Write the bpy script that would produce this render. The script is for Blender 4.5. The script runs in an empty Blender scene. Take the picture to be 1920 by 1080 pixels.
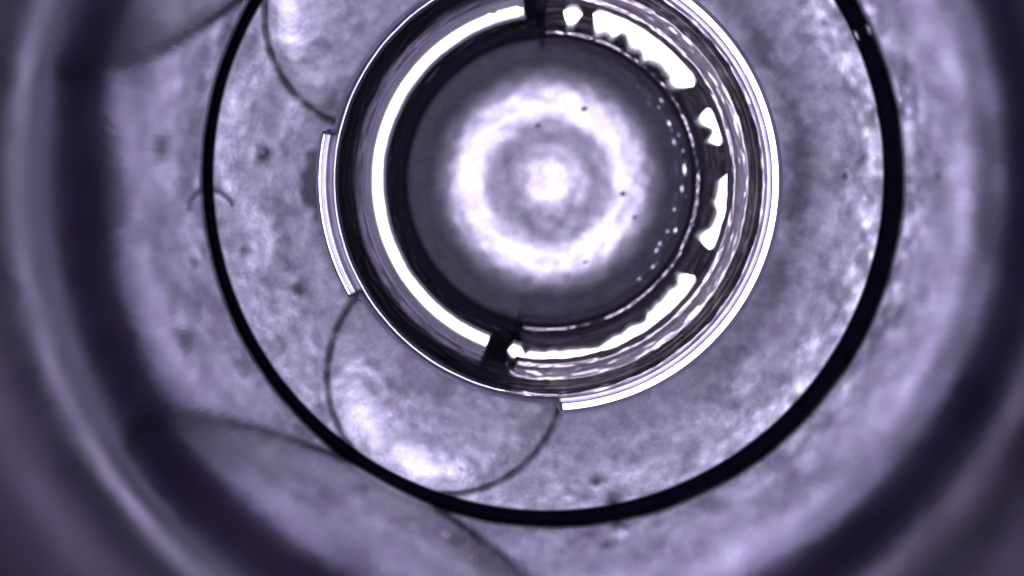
import bpy, math, random
import numpy as np
from mathutils import Vector, noise

# ------------------------------------------------------------------ camera, world, lamps, exposure
S = 1e-4                      # one unit of the working drawing is 0.1 mm
H = 1600.0                    # the lens hangs 160 mm above the floor of the can, on its axis
AX, AY = 1033.0, 330.0        # where the can's axis lies in the working drawing
sc = bpy.context.scene
col = sc.collection

cam_data = bpy.data.cameras.new("camera")
cam = bpy.data.objects.new("camera", cam_data)
col.objects.link(cam)
cam.location = (0, 0, H * S)
cam.rotation_euler = (0, 0, 0)
cam_data.sensor_width = 36
cam_data.lens = 36 * H / 1920.0
cam_data.shift_x = (960 - AX) / 1920.0
cam_data.shift_y = -(540 - AY) / 1920.0
cam_data.clip_start = 0.002
cam_data.clip_end = 10
cam_data.dof.use_dof = True
cam_data.dof.focus_distance = (H - 185) * S
cam_data.dof.aperture_fstop = 6.0
sc.camera = cam

w = bpy.data.worlds.new("World")
sc.world = w
w.use_nodes = True
w.node_tree.nodes["Background"].inputs[0].default_value = (0.08, 0.05, 0.20, 1)
w.node_tree.nodes["Background"].inputs[1].default_value = 0.015

LED_POWER = 0.069
for k in range(6):            # the ring of white diodes round the inspection lens
    a = math.radians(60 * k + 20)
    ld = bpy.data.lights.new("diode", 'AREA')
    ld.shape = 'DISK'
    ld.size = 55 * S
    ld.spread = math.radians(110)
    ld.energy = LED_POWER / 6
    ld.color = (0.79, 0.765, 1.0)
    lo = bpy.data.objects.new("diode", ld)
    lo.location = (130 * S * math.cos(a), 130 * S * math.sin(a), (H + 10) * S)
    col.objects.link(lo)

sc.view_settings.view_transform = 'Standard'
sc.view_settings.look = 'None'
sc.view_settings.gamma = 1
sc.view_settings.exposure = 0.0
sc.cycles.max_bounces = 8
sc.cycles.glossy_bounces = 6
sc.cycles.sample_clamp_indirect = 2.5
sc.cycles.caustics_reflective = True
sc.cycles.blur_glossy = 0.3

# ------------------------------------------------------------------ helpers
rnd = random.Random(7)


def P(px, py, z=0.0):
    """point at height z (in drawing units) seen at drawing position px, py"""
    k = (H - z) / H
    return ((px - AX) * k * S, -(py - AY) * k * S, z * S)


def mesh_obj(name, verts, faces, mat, parent=None, smooth=True):
    me = bpy.data.meshes.new(name)
    me.from_pydata(verts, [], faces)
    me.update()
    if smooth:
        me.polygons.foreach_set("use_smooth", [True] * len(me.polygons))
    if mat:
        me.materials.append(mat)
    o = bpy.data.objects.new(name, me)
    col.objects.link(o)
    if parent:
        o.parent = parent
        o.matrix_parent_inverse = parent.matrix_basis.inverted()
    return o


def empty(name, label, cat, loc=(0, 0, 0), group=None):
    o = bpy.data.objects.new(name, None)
    o.location = loc
    col.objects.link(o)
    o.empty_display_size = 0.005
    o['label'] = label
    o['category'] = cat
    if group:
        o['group'] = group
    return o


def tag(o, label, cat, group=None):
    o['label'] = label
    o['category'] = cat
    if group:
        o['group'] = group
    return o


def grid_faces(nu, nv, closed):
    f = []
    for i in range(nu if closed else nu - 1):
        a, b = i * nv, ((i + 1) % nu) * nv
        for j in range(nv - 1):
            f.append((a + j, b + j, b + j + 1, a + j + 1))
    return f


def smoothstep(x, a, b):
    t = np.clip((x - a) / (b - a), 0, 1)
    return t * t * (3 - 2 * t)


def arc_window(az, a0, a1, soft=3.0):
    """1 inside the arc a0..a1 (degrees, clockwise on the drawing), 0 outside"""
    mid, half = (a0 + a1) / 2, (a1 - a0) / 2
    d = abs((az - mid + 180) % 360 - 180)
    return float(1 - smoothstep(np.array(d), half - soft, half + soft))


# ------------------------------------------------------------------ materials
def metal(name, base, rough, rough_var=0.08, bump=0.2, scale=400, tint_var=0.12, metallic=1.0, attr=None, stretch=None, spec=0.5, fine=0.0, grime_shade_col=(0.030, 0.026, 0.040)):
    m = bpy.data.materials.new(name)
    m.use_nodes = True
    nt = m.node_tree
    n, l = nt.nodes, nt.links
    b = n["Principled BSDF"]
    b.inputs["Metallic"].default_value = metallic
    b.inputs["Specular IOR Level"].default_value = spec
    tc = n.new("ShaderNodeTexCoord")
    mp = n.new("ShaderNodeMapping")
    l.new(tc.outputs["Object"], mp.inputs[0])
    if stretch:
        mp.inputs["Scale"].default_value = stretch
    n1 = n.new("ShaderNodeTexNoise")
    n1.inputs["Scale"].default_value = scale
    n1.inputs["Detail"].default_value = 5
    n1.inputs["Roughness"].default_value = 0.6
    l.new(mp.outputs[0], n1.inputs["Vector"])
    n2 = n.new("ShaderNodeTexNoise")
    n2.inputs["Scale"].default_value = scale * 0.31
    n2.inputs["Detail"].default_value = 4
    l.new(mp.outputs[0], n2.inputs["Vector"])
    r = n.new("ShaderNodeMapRange")
    r.inputs[1].default_value = 0.3
    r.inputs[2].default_value = 0.7
    r.inputs[3].default_value = max(0.02, rough - rough_var)
    r.inputs[4].default_value = rough + rough_var
    l.new(n2.outputs["Fac"], r.inputs[0])
    l.new(r.outputs[0], b.inputs["Roughness"])
    mx = n.new("ShaderNodeMix")
    mx.data_type = 'RGBA'
    mx.inputs[6].default_value = (*[c * (1 - tint_var * k) for c, k in zip(base, (1.0, 1.25, 0.8))], 1)
    mx.inputs[7].default_value = (*[min(1, c * (1 + tint_var)) for c in base], 1)
    cr = n.new("ShaderNodeMapRange")
    cr.inputs[1].default_value = 0.35
    cr.inputs[2].default_value = 0.65
    l.new(n1.outputs["Fac"], cr.inputs[0])
    l.new(cr.outputs[0], mx.inputs[0])
    out = mx.outputs[2]
    if attr:
        at = n.new("ShaderNodeAttribute")
        at.attribute_name = attr
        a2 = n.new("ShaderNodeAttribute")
        a2.attribute_name = "painted_shine"
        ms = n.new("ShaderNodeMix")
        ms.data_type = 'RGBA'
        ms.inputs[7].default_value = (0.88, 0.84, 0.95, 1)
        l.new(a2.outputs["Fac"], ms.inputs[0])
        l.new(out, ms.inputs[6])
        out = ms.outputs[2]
        mg = n.new("ShaderNodeMix")
        mg.data_type = 'RGBA'
        mg.inputs[7].default_value = (*grime_shade_col, 1)
        l.new(at.outputs["Fac"], mg.inputs[0])
        l.new(out, mg.inputs[6])
        out = mg.outputs[2]
    if fine:
        n4 = n.new("ShaderNodeTexNoise")
        n4.inputs["Scale"].default_value = 2600
        n4.inputs["Detail"].default_value = 2
        l.new(tc.outputs["Object"], n4.inputs["Vector"])
        r4 = n.new("ShaderNodeMapRange")
        r4.inputs[1].default_value = 0.3
        r4.inputs[2].default_value = 0.7
        r4.inputs[3].default_value = 0.78
        r4.inputs[4].default_value = 1.22
        l.new(n4.outputs["Fac"], r4.inputs[0])
        mm = n.new("ShaderNodeVectorMath")
        mm.operation = 'SCALE'
        l.new(out, mm.inputs[0])
        l.new(r4.outputs[0], mm.inputs[3])
        out = mm.outputs[0]
    l.new(out, b.inputs["Base Color"])
    if bump:
        bp = n.new("ShaderNodeBump")
        bp.inputs["Strength"].default_value = bump
        bp.inputs["Distance"].default_value = 0.0006
        l.new(n1.outputs["Fac"], bp.inputs["Height"])
        last = bp
        if fine:
            n3 = n.new("ShaderNodeTexNoise")
            n3.inputs["Scale"].default_value = scale * 6
            n3.inputs["Detail"].default_value = 3
            l.new(mp.outputs[0], n3.inputs["Vector"])
            b2 = n.new("ShaderNodeBump")
            b2.inputs["Strength"].default_value = fine
            b2.inputs["Distance"].default_value = 0.0001
            l.new(n3.outputs["Fac"], b2.inputs["Height"])
            l.new(bp.outputs[0], b2.inputs["Normal"])
            last = b2
        l.new(last.outputs[0], b.inputs["Normal"])
    return m


M_floor = metal("matte_plate_metal", (0.40, 0.385, 0.455), 0.43, 0.05, 0.20, 330, 0.25, 0.55, attr="grime_shade", fine=0.25)
M_wall = metal("drawn_wall_metal", (0.82, 0.80, 0.84), 0.125, 0.03, 0.10, 60, 0.05, 1.0, attr="grime_shade", grime_shade_col=(0.15, 0.133, 0.178), stretch=(6, 6, 1.2))
M_cup = metal("polished_cup_metal", (0.72, 0.70, 0.80), 0.33, 0.04, 0.12, 260, 0.12, 1.0)
M_groove = metal("dark_plated_metal", (0.25, 0.23, 0.235), 0.34, 0.06, 0.08, 260, 0.15, 1.0, attr="grime_shade")
M_droplet = metal("glint_droplet_metal", (0.5, 0.48, 0.52), 0.38, 0.05, 0.1, 400, 0.1, 1.0)
M_skirt = metal("blackened_metal", (0.34, 0.28, 0.42), 0.5, 0.06, 0.30, 260, 0.15, 1.0)
M_bowl = metal("satin_bowl_metal", (0.28, 0.265, 0.30), 0.42, 0.03, 0.07, 300, 0.12, 1.0, fine=0.1)
M_bright = metal("bright_spring_metal", (0.90, 0.89, 0.93), 0.34, 0.05, 0.10, 300, 0.03, 1.0)
M_bead = metal("highlight_bead_metal", (0.93, 0.91, 0.92), 0.42, 0.04, 0.12, 400, 0.04, 1.0)
M_rubber = metal("black_rubber", (0.004, 0.002, 0.007), 0.8, 0.05, 0.3, 500, 0.3, 0.0, spec=0.02)
M_grime = metal("dark_joint_grime", (0.045, 0.045, 0.055), 0.7, 0.1, 0.4, 900, 0.4, 0.0, spec=0.2)
M_speck = metal("grey_dirt", (0.13, 0.12, 0.16), 0.7, 0.1, 0.4, 900, 0.4, 0.0, spec=0.2)
M_chip = metal("pale_shaving", (0.95, 0.88, 0.84), 0.35, 0.05, 0.1, 800, 0.05, 0.6)

# ------------------------------------------------------------------ the can: wall, base plate, joints
CX, CY = 1030.0, 339.0        # centre of the inner cup
LOBES = [(835, 705, 222), (712, 30, 216)]
can = empty("steel_can", "polished steel can seen from inside, its round wall mirroring the mottled base plate", "metal can")

R_WALL = 650.0
nz = 40
NU = 360
vs = []
for i in range(NU):
    a = 2 * math.pi * i / NU
    for j in range(nz):
        z = -60 + (900 + 60) * (j / (nz - 1)) ** 1.4
        rr = R_WALL + 0.0 * z
        vs.append((rr * math.cos(a) * S, rr * math.sin(a) * S, z * S))
wall = mesh_obj("side_wall", vs, grid_faces(NU, nz, True), M_wall, can)
# dimming of the upper wall's reflections, painted in as a darker colour
g = []
for i in range(NU):
    a = 2 * math.pi * i / NU
    for j in range(nz):
        z = -60 + (900 + 60) * (j / (nz - 1)) ** 1.4
        g.append(float(smoothstep(np.array(z + 60 * noise.noise((math.cos(a) * 5, math.sin(a) * 5, z / 150))), 130, 480)))
at = wall.data.attributes.new("grime_shade", 'FLOAT', 'POINT')
at.data.foreach_set("value", np.array(g, dtype=np.float32))
sol = wall.modifiers.new("thickness", 'SOLIDIFY')
sol.thickness = 12 * S
sol.offset = -1              # grow outwards; the inner face stays put

# plate: polar height field from the cup out to the seal
PR, PDX, PDY = 629.0, -4.8, -1.0     # plate radius and its slight offset in the can
NA, NR = 1440, 150
R_IN = 404.0

HOOK = [(386, 356), (400, 357), (414, 363), (428, 374), (434, 382)]
PITS = [(490, 292, 13, 2.4), (499, 287, 7, 2.0), (1150, 942, 14, 3.0), (1118, 905, 10, 2.0), (560, 545, 16, 2.5),
        (1585, 330, 10, 2.0), (455, 470, 9, 1.5)]


def seg_dist(x, y, pts):
    best = np.full(x.shape, 1e9)
    for (x0, y0), (x1, y1) in zip(pts[:-1], pts[1:]):
        dx, dy = x1 - x0, y1 - y0
        t = np.clip(((x - x0) * dx + (y - y0) * dy) / (dx * dx + dy * dy), 0, 1)
        best = np.minimum(best, np.hypot(x - x0 - t * dx, y - y0 - t * dy))
    return best


A = np.linspace(0, 2 * math.pi, NA, endpoint=False)
T = np.linspace(0, 1, NR)
cosA, sinA = np.cos(A), np.sin(A)
# inner edge circle round the cup's centre, outer edge circle round the plate's centre
xin, yin = CX + R_IN * cosA, CY + R_IN * sinA
xout, yout = AX + PDX + PR * cosA, AY + PDY + PR * sinA
X = xin[:, None] + (xout - xin)[:, None] * T[None, :]
Y = yin[:, None] + (yout - yin)[:, None] * T[None, :]
RR = np.hypot(X - AX, Y - AY)
AZ = np.degrees(np.arctan2(Y - AY, X - AX))


def vnoise(scale, seed, amp=1.0, stretch=None):
    out = np.empty(X.size)
    xf, yf = X.ravel() * scale, Y.ravel() * scale
    nf = noise.noise
    for i in range(X.size):
        out[i] = nf((xf[i], yf[i], seed))
    return out.reshape(X.shape) * amp


N1 = vnoise(1 / 70.0, 3.1)
N2 = vnoise(1 / 22.0, 9.7)
Z = 0.075 * np.clip(RR - 440, 0, None) ** 2 / 196.0 * 1.4
# plate dips away from the cup on the right-hand side
wr = np.cos(np.radians(AZ + 8)) * 0.5 + 0.5
Z = Z + wr ** 2 * 16 * np.exp(-((RR - 438) / 42) ** 2)
grime_shade = np.zeros_like(Z)
lobe_glow = np.zeros_like(Z)
for (lx, ly, lr) in LOBES:
    d = np.hypot(X - lx, Y - ly)
    ins = np.clip(d / lr, 0, 1)
    Z = Z - np.where(d < lr, 19 * (1 - ins ** 4), 0)
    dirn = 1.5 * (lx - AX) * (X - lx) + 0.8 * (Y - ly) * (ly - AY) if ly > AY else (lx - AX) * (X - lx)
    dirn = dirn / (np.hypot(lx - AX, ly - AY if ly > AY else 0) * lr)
    lobe_glow = np.maximum(lobe_glow, np.where(d < lr, 1, 0) * np.exp(-((ins - 0.80) / 0.14) ** 2) * smoothstep(dirn + 0.25 * N1 + 0.3 * N2, 0.25, 0.85))  # crescent highlights inside the dimples, painted pale
    g = np.clip(1.25 * np.exp(-((d - lr) / 9.0) ** 2) * (0.9 + 0.4 * N2), 0, 1)
    Z = Z - 1.0 * g
    grime_shade = np.maximum(grime_shade, 0.95 * g)
d = seg_dist(X, Y, HOOK)
g = np.exp(-(d / 4.0) ** 2)
Z -= 1.5 * g
grime_shade = np.maximum(grime_shade, 0.8 * g)
Z += 2 * np.exp(-(np.hypot(X - 415, Y - 345) / 14) ** 2)
for (x, y, r, dep) in PITS:
    d = np.hypot(X - x, (Y - y)) * (1 + 0.5 * N2)
    g = np.exp(-(d / r) ** 2)
    Z -= 0.8 * dep * g
    grime_shade = np.maximum(grime_shade, min(1.0, dep / 1.9) * g)
# cup's shadow on its left side, painted dark over a slight hollow
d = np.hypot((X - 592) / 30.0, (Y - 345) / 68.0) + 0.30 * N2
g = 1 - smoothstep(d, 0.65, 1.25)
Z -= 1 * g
grime_shade = np.maximum(grime_shade, 0.9 * g)
d = np.hypot((X - 620) / 45.0, (Y - 460) / 60.0) + 0.40 * N1
grime_shade = np.maximum(grime_shade, 0.30 * (1 - smoothstep(d, 0.5, 1.3)))
patch = np.exp(-((RR - 455) / 45) ** 2) * wr ** 3  # shade beside the rim on the right, painted as dark blotches
grime_shade = np.maximum(grime_shade, 0.6 * patch * smoothstep(N1 + 0.6 * N2, -0.35, 0.35))
# general mottling
grime_shade = np.maximum(grime_shade, 0.40 * smoothstep(-N1 - 0.5 * N2, 0.15, 0.6))
Z += N1 * 2.2 + N2 * 0.5
# hammered marks and painted pale glare along the seal on the right
zone = smoothstep(RR, 555, 605) * (0.5 + 0.5 * np.cos(np.radians(np.clip((AZ + 5) * 1.6, -180, 180))))
N3 = vnoise(1 / 48.0, 21.0)
Z += zone * N2 * 1.0
painted_shine = zone * smoothstep(N3 + 0.3 * N2, -0.3, 0.4)
painted_shine = np.maximum(painted_shine, 0.55 * lobe_glow)
Z[:, -1] -= 6
vs = []
for i in range(NA):
    for j in range(NR):
        vs.append(P(X[i, j], Y[i, j], Z[i, j]))
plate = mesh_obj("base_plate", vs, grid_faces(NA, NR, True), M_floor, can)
at = plate.data.attributes.new("grime_shade", 'FLOAT', 'POINT')
at.data.foreach_set("value", grime_shade.ravel().astype(np.float32))
at = plate.data.attributes.new("painted_shine", 'FLOAT', 'POINT')
at.data.foreach_set("value", painted_shine.ravel().astype(np.float32))
plate['label'] = "mottled grey base plate with shallow round dimples, pits, painted highlights and painted shade"


def plate_z(px, py):
    i = np.argmin((X - px) ** 2 + (Y - py) ** 2)
    return float(Z.ravel()[i])


# floor under the cup and seal
bot = []
NB = 96
for rr in (1, R_WALL - 0.5):
    for i in range(NB):
        a = 2 * math.pi * i / NB
        bot.append((rr * math.cos(a) * S, rr * math.sin(a) * S, -230 * S))
fc = [(i, NB + i, NB + (i + 1) % NB, (i + 1) % NB) for i in range(NB)]
under = mesh_obj("can_bottom", bot, fc, M_groove, can)

# ------------------------------------------------------------------ rubber seal lying in the gap between plate and wall
vs = []
NS = 360
sec = [(-0.15, -20), (-0.05, 2), (0.12, 9), (0.40, 13), (0.72, 12), (0.95, 8), (1.0, 2), (1.0, -20)]
for i in range(NS):
    a = 2 * math.pi * i / NS
    pin = (AX + PDX + PR * math.cos(a), AY + PDY + PR * math.sin(a))
    pout = (AX + (R_WALL - 1.0) * math.cos(a), AY + (R_WALL - 1.0) * math.sin(a))
    for t, z in sec:
        x = pin[0] + (pout[0] - pin[0]) * t
        y = pin[1] + (pout[1] - pin[1]) * t
        vs.append(((x - AX) * S, -(y - AY) * S, (z + 1.5) * S))
seal = mesh_obj("rubber_ring", vs, grid_faces(NS, len(sec), True), M_rubber)
tag(seal, "thin black rubber ring lying in the gap round the base plate", "rubber ring")

# ------------------------------------------------------------------ the cup in the middle
cup = empty("metal_cup", "round stepped metal cup with a bright satin bowl, set in the middle of the plate", "metal cup", P(CX, CY, 0))
BOWL = [(0, -168), (40, -167.8), (70, -171.5), (98, -176.5), (118, -179), (140, -178.5), (170, -174), (186, -170), (200, -165), (215, -157.5), (232, -146)]
LEFT = BOWL + [(262, -120), (272, -98), (289, -76), (308, -66), (345, -38), (357, -30), (398, 3), (402, 12)]
RIGHT = BOWL + [(252, -124), (262, -106), (272, -88), (275, -82), (281, -80.5), (286, -76), (300, -56), (339, -24), (342, -19),
                (351, -17.2), (354, -21), (362, -22), (373, -22), (384, -12), (390, 4), (398, 10), (402, 12)]
RIM_R = [(404, 11.5), (413, 8), (414, 19), (416.5, 24.2), (432, 28.4), (435, 20), (437, 0)]
RIM_C = [(404, 11.5), (423, 4), (426, 19.6), (428, 20.6), (434, 22.3), (436, 16), (438, 0)]
RIM_D = [(404, 11.5), (408, 10), (412, 5), (417, -8)]
RG = np.concatenate([np.arange(0, 240, 4.0), np.arange(240, 439, 1.0)])


LIFT = 100.0                   # the cup stands proud of the plate


def prof(tab):
    fine = np.arange(0, 447, 0.5)
    z = np.interp(fine, [p[0] for p in tab], [p[1] for p in tab])
    k = np.exp(-(np.arange(-8, 9) * 0.5 / 1.3) ** 2 / 2)
    k /= k.sum()
    zs = np.convolve(np.pad(z, 8, mode='edge'), k, mode='valid')
    big = np.exp(-(np.arange(-40, 41) * 0.5 / 7.0) ** 2 / 2)
    big /= big.sum()
    zb = np.convolve(np.pad(z, 40, mode='edge'), big, mode='valid')
    m = smoothstep(fine, 215, 245)
    return np.interp(RG, fine, zs * m + zb * (1 - m)) + LIFT


prL, prR = {}, {}
for nm, rim in (("R", RIM_R), ("C", RIM_C), ("D", RIM_D)):
    prL[nm] = prof(LEFT + rim)
    prR[nm] = prof(RIGHT + rim)
NC = 900
ZC = np.empty((NC, len(RG)))
azc = np.degrees(2 * math.pi * np.arange(NC) / NC)
RE = []
for i in range(NC):
    a = azc[i]
    wR = arc_window(a, -93, 102, 2)
    w1 = arc_window(a, -112, 88, 1.2)
    w2 = arc_window(a, 149, 193, 1.2)
    w0 = max(0.0, 1 - w1 - w2)
    RE.append(437.5 * w1 + 437.5 * w2 + 416.5 * w0)
    zl = prL["R"] * w1 + prL["C"] * w2 + prL["D"] * w0
    zr = prR["R"] * w1 + prR["C"] * w2 + prR["D"] * w0
    ZC[i] = zl * (1 - wR) + zr * wR
    # small dents: hand-worn unevenness
    ca, sa = math.cos(math.radians(a)), math.sin(math.radians(a))
    for j, r in enumerate(RG):
        if r > 236 and r < 404:
            amp = 2.2 if r < 300 else 1.3
            lump = noise.noise((ca * 9, sa * 9, r / 8)) + 0.5 * noise.noise((ca * 22, sa * 22, r / 5))
            ZC[i, j] += amp * lump * (0.35 + 0.65 * wR)
        elif r <= 236:
            ZC[i, j] += 0.012 * r * ca + 0.8 * noise.noise((ca * r / 24, sa * r / 24, 1.5)) + 0.08 * noise.noise((ca * r / 8, sa * r / 8, 2.5))


def cup_part(name, r0, r1, mat):
    js = [j for j, r in enumerate(RG) if r0 <= r <= r1]
    vs = []
    for i in range(NC):
        ca, sa = math.cos(math.radians(azc[i])), math.sin(math.radians(azc[i]))
        for j in js:
            r = min(RG[j], RE[i]) if r1 > 402 else RG[j]
            vs.append(P(CX + r * ca, CY + r * sa, ZC[i, j] if r1 <= 402 else float(np.interp(r, RG, ZC[i]))))
    o = mesh_obj(name, vs, grid_faces(NC, len(js), True), mat, cup)
    if mat is M_groove:      # shade painted dark into the left half of channel and step
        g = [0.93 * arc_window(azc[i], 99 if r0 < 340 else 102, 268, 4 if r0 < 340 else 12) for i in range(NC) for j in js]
        if r0 < 300:  # shade in the recess round the bowl, painted dark; lip stays clear
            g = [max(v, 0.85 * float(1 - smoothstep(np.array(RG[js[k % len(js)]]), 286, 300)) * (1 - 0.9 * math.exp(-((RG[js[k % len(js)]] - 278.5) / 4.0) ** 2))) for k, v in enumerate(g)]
        at = o.data.attributes.new("grime_shade", 'FLOAT', 'POINT')
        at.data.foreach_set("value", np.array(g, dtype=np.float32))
    return o


cup_part("bowl", 0, 267, M_bowl)
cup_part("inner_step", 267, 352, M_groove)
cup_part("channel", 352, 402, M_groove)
rim = cup_part("rim", 402, 438, M_cup)
# skirt: the cup's outer wall, from the rim down through the plate
vs = []
for i in range(NC):
    ca, sa = math.cos(math.radians(azc[i])), math.sin(math.radians(azc[i]))
    e = -1.5
    x, y, z = P(CX + RE[i] * ca, CY + RE[i] * sa, ZC[i, -1] + 2)
    vs += [(x, y, z), P(CX + (RE[i] + e) * ca, CY + (RE[i] + e) * sa, 20), P(CX + (RE[i] + e) * ca, CY + (RE[i] + e) * sa, -60)]
mesh_obj("skirt", vs, grid_faces(NC, 3, True), M_skirt, cup)

# three pits etched in the bowl
def blob(name, px, py, z, rx, ry, h, mat, parent, rot=0.0, seed=0):
    vs, n, m = [], 14, 5
    for j in range(m):
        t = j / (m - 1)
        q = math.cos(t * math.pi / 2)
        for i in range(n):
            a = 2 * math.pi * i / n
            k = 1 + 0.22 * noise.noise((math.cos(a) * 1.3, math.sin(a) * 1.3, seed * 3.7))
            ex, ey = rx * q * k * math.cos(a), ry * q * k * math.sin(a)
            vs.append(P(px + ex * math.cos(rot) - ey * math.sin(rot), py + ex * math.sin(rot) + ey * math.cos(rot), z + h * math.sin(t * math.pi / 2)))
    faces = []
    for j in range(m - 1):
        for i in range(n):
            faces.append((j * n + i, j * n + (i + 1) % n, (j + 1) * n + (i + 1) % n, (j + 1) * n + i))
    return mesh_obj(name, vs, faces, mat, parent)


def cup_z(px, py):
    r = math.hypot(px - CX, py - CY)
    a = math.degrees(math.atan2(py - CY, px - CX)) % 360
    return float(np.interp(r, RG, ZC[int(a / 360 * NC) % NC]))


for k, (x, y, rx, ry) in enumerate([(1009, 236, 6, 4), (1170, 363, 8, 5), (1098, 203, 9, 5), (1192, 408, 7, 4), (1098, 492, 5, 3)]):
    b = blob("dirt_speck", x, y, cup_z(x, y) - 0.5, rx * 1.1, ry * 1.1, 1.2, M_speck, cup, rot=-0.3, seed=k)

# added droplets standing in for lamp glints on the bowl's right-hand edge
for k in range(30):
    a = math.radians(-46 + 96 * k / 29 + rnd.uniform(-1.5, 1.5))
    r = 250 + rnd.uniform(-12, 10)
    x, y = CX + r * math.cos(a), CY + r * math.sin(a)
    if rnd.random() < 0.25:
        continue
    s = rnd.choice((2, 2.5, 3.5, 6)) * rnd.uniform(0.8, 1.2)
    blob("glint_droplet", x, y, cup_z(x, y) - 1, s * rnd.uniform(.8, 1.2), s * rnd.uniform(1.2, 2.4), 3.0, M_droplet, cup, rot=a, seed=k + 20)

# ------------------------------------------------------------------ spring clip lying on the step, left half
def arc_strip(name, a0, a1, sec_fn, mat, parent=None, step=0.6):
    n = max(6, int((a1 - a0) / step))
    vs = []
    nv = None
    for i in range(n + 1):
        t = i / n
        a = a0 + (a1 - a0) * t
        ca, sa = math.cos(math.radians(a)), math.sin(math.radians(a))
        sec = sec_fn(a, t)
        nv = len(sec)
        for r, z in sec:
            vs.append(P(CX + r * ca, CY + r * sa, z + LIFT))
    f = grid_faces(n + 1, nv, False)
    f.append(tuple(range(nv)))
    f.append(tuple(reversed(range(n * nv, (n + 1) * nv))))
    return mesh_obj(name, vs, f, mat, parent)


def clip_sec(a, t):
    nn = noise.noise((a * 0.12, 2.0, 0.3)) * 1.5
    rag = 0.0
    if a > 243:
        rag = noise.noise((a * 0.55, 7.0, 1.0)) * 9 * (a - 243) / 18
    e = 0.8 * noise.noise((a * 0.9, 0.0, 4.0))
    return [(305 + e, -78), (306 + nn + e, -28), (308.5 + nn + e, -23), (312 + nn, -21.3), (322 + nn + rag, -19.2), (331 + rag, -17.4), (334 + rag, -17.5),
            (337 + rag, -19.0), (344, -20.5), (349, -22.5), (352, -36), (352, -60)]


clip = arc_strip("spring_clip", 110.5, 262, clip_sec, M_bright)
tag(clip, "bright flat spring clip round the cup's left half, cut square at its lower end", "spring clip")

# ------------------------------------------------------------------ lumpy beads added in place of highlights on the right half
SEGS = [(-85.5, -78.5, 318, 19, "short fat bright added highlight bead at the top of the cup beside the clip's ragged end"),
        (-75.5, -33, 323, 22, "longest lumpy bright added highlight bead on the cup's upper right step"),
        (-25, -11.5, 326, 17, "short knobbly bright added highlight bead between two dark gaps at the cup's right"),
        (-2.5, 23.5, 327, 18, "tapering bright added highlight bead on the cup's right, below the short knobbly one"),
        (33, 104, 325, 17, "long curved bright added highlight bead along the cup's lower right, ending in a round knob")]
for k, (a0, a1, rc, hw, lab) in enumerate(SEGS):
    def sec(a, t, k=k, rc=rc, hw=hw, a0=a0, a1=a1):
        L = math.radians(a1 - a0) * rc
        s = t * L
        endr = min(1.0, math.sqrt(max(0.0, 1 - max(0, 1 - s / (hw * .9)) ** 2)), math.sqrt(max(0.0, 1 - max(0, 1 - (L - s) / (hw * .9)) ** 2)))
        endr = max(endr, 0.12)
        lump = noise.noise((s / 30.0, k * 5.0, 0.2))
        lump2 = noise.noise((s / 34.0, k * 5.0, 8.2))
        ph = s / 38.0 + 0.5 * noise.noise((s / 50.0, k * 3.0, 3.3))
        scal = abs(math.sin(math.pi * ph)) ** 0.8
        wdt = 1.38 * hw * endr * (0.90 + 0.11 * scal + 0.20 * lump)
        for kk, ac, cw, cd in ((1, -63, 1.3, 0.26), (1, -45, 1.5, 0.12), (4, 40, 1.2, 0.2), (4, 56, 1.2, 0.2), (4, 75, 1.5, 0.15), (0, -82, 0.6, 0.1), (2, -17.2, 1.3, 0.35), (3, 12, 2.0, 0.3), (4, 47, 3, 0.15)):
            if kk == k:
                wdt *= 1 - cd * math.exp(-((a - ac) / (1.7 * cw)) ** 2)
        if k == 4 and a > 96:
            wdt *= 1 - 0.35 * math.exp(-((a - 98.3) / 0.8) ** 2)
        c = rc
        if k == 3:
            wdt *= 0.75 + 0.3 * t
            c += 6 * (1 - t)
        if k == 4:
            wdt *= (1.05 - 0.45 * smoothstep(np.array(t), 0.15, 0.55))
            c += 3 * t
            if a > 98.3:
                wdt *= 1.45
        outer = c + hw * 0.9
        ri_, ro_ = outer - 2 * wdt, outer
        if endr < 1:          # rounded ends
            mid_ = outer - 1.0 * hw
            ro_ = mid_ + hw * endr
            ri_ = min(ri_, mid_ - 0.5 * hw * endr)

        def zt(r):
            return -30 + 0.205 * (r - rc)
        pts = [(ri_ - 0.5, -72), (ri_, zt(ri_) - 6), (ri_ + 1.2, zt(ri_) - 2.0), (ri_ + 4, zt(ri_ + 4))]
        for q in (0.3, 0.5, 0.7):
            r = ri_ + 4 + (ro_ - ri_ - 8) * q
            pts.append((r, zt(r)))
        pts += [(ro_ - 4, zt(ro_ - 4)), (ro_ - 1.2, zt(ro_) - 2.0), (ro_, zt(ro_) - 6), (ro_ + 0.5, -60)]
        pts = [(min(max(r, ri_ - 0.5), ro_ + 0.5), z) for r, z in pts]
        pts = [(r, z) for r, z in pts]
        return pts
    o = arc_strip("highlight_bead", a0, a1, sec, M_bead, step=0.35)
    tag(o, lab, "metal bead", "added highlight beads round the cup's right half")

# ------------------------------------------------------------------ tiny shavings lying on the plate
for k, (x, y, rx, ry, rot, lab) in enumerate([
        (871, 880, 10, 3.6, 0.05, "tiny pale metal shaving on the plate below the cup, inside the lower dimple's edge"),
        (925, 861, 6, 2.6, 0.1, "smaller pale metal speck on the plate just right of the other shaving"),
        (1606, 66, 11, 2.2, 1.15, "slim bright metal shaving on the plate against the black ring, upper right")]):
    o = blob("metal_shaving", x, y, plate_z(x, y) + 0.3, rx, ry, 2.5, M_chip, None, rot=rot, seed=40 + k)
    tag(o, lab, "metal shaving", "metal shavings on the plate")
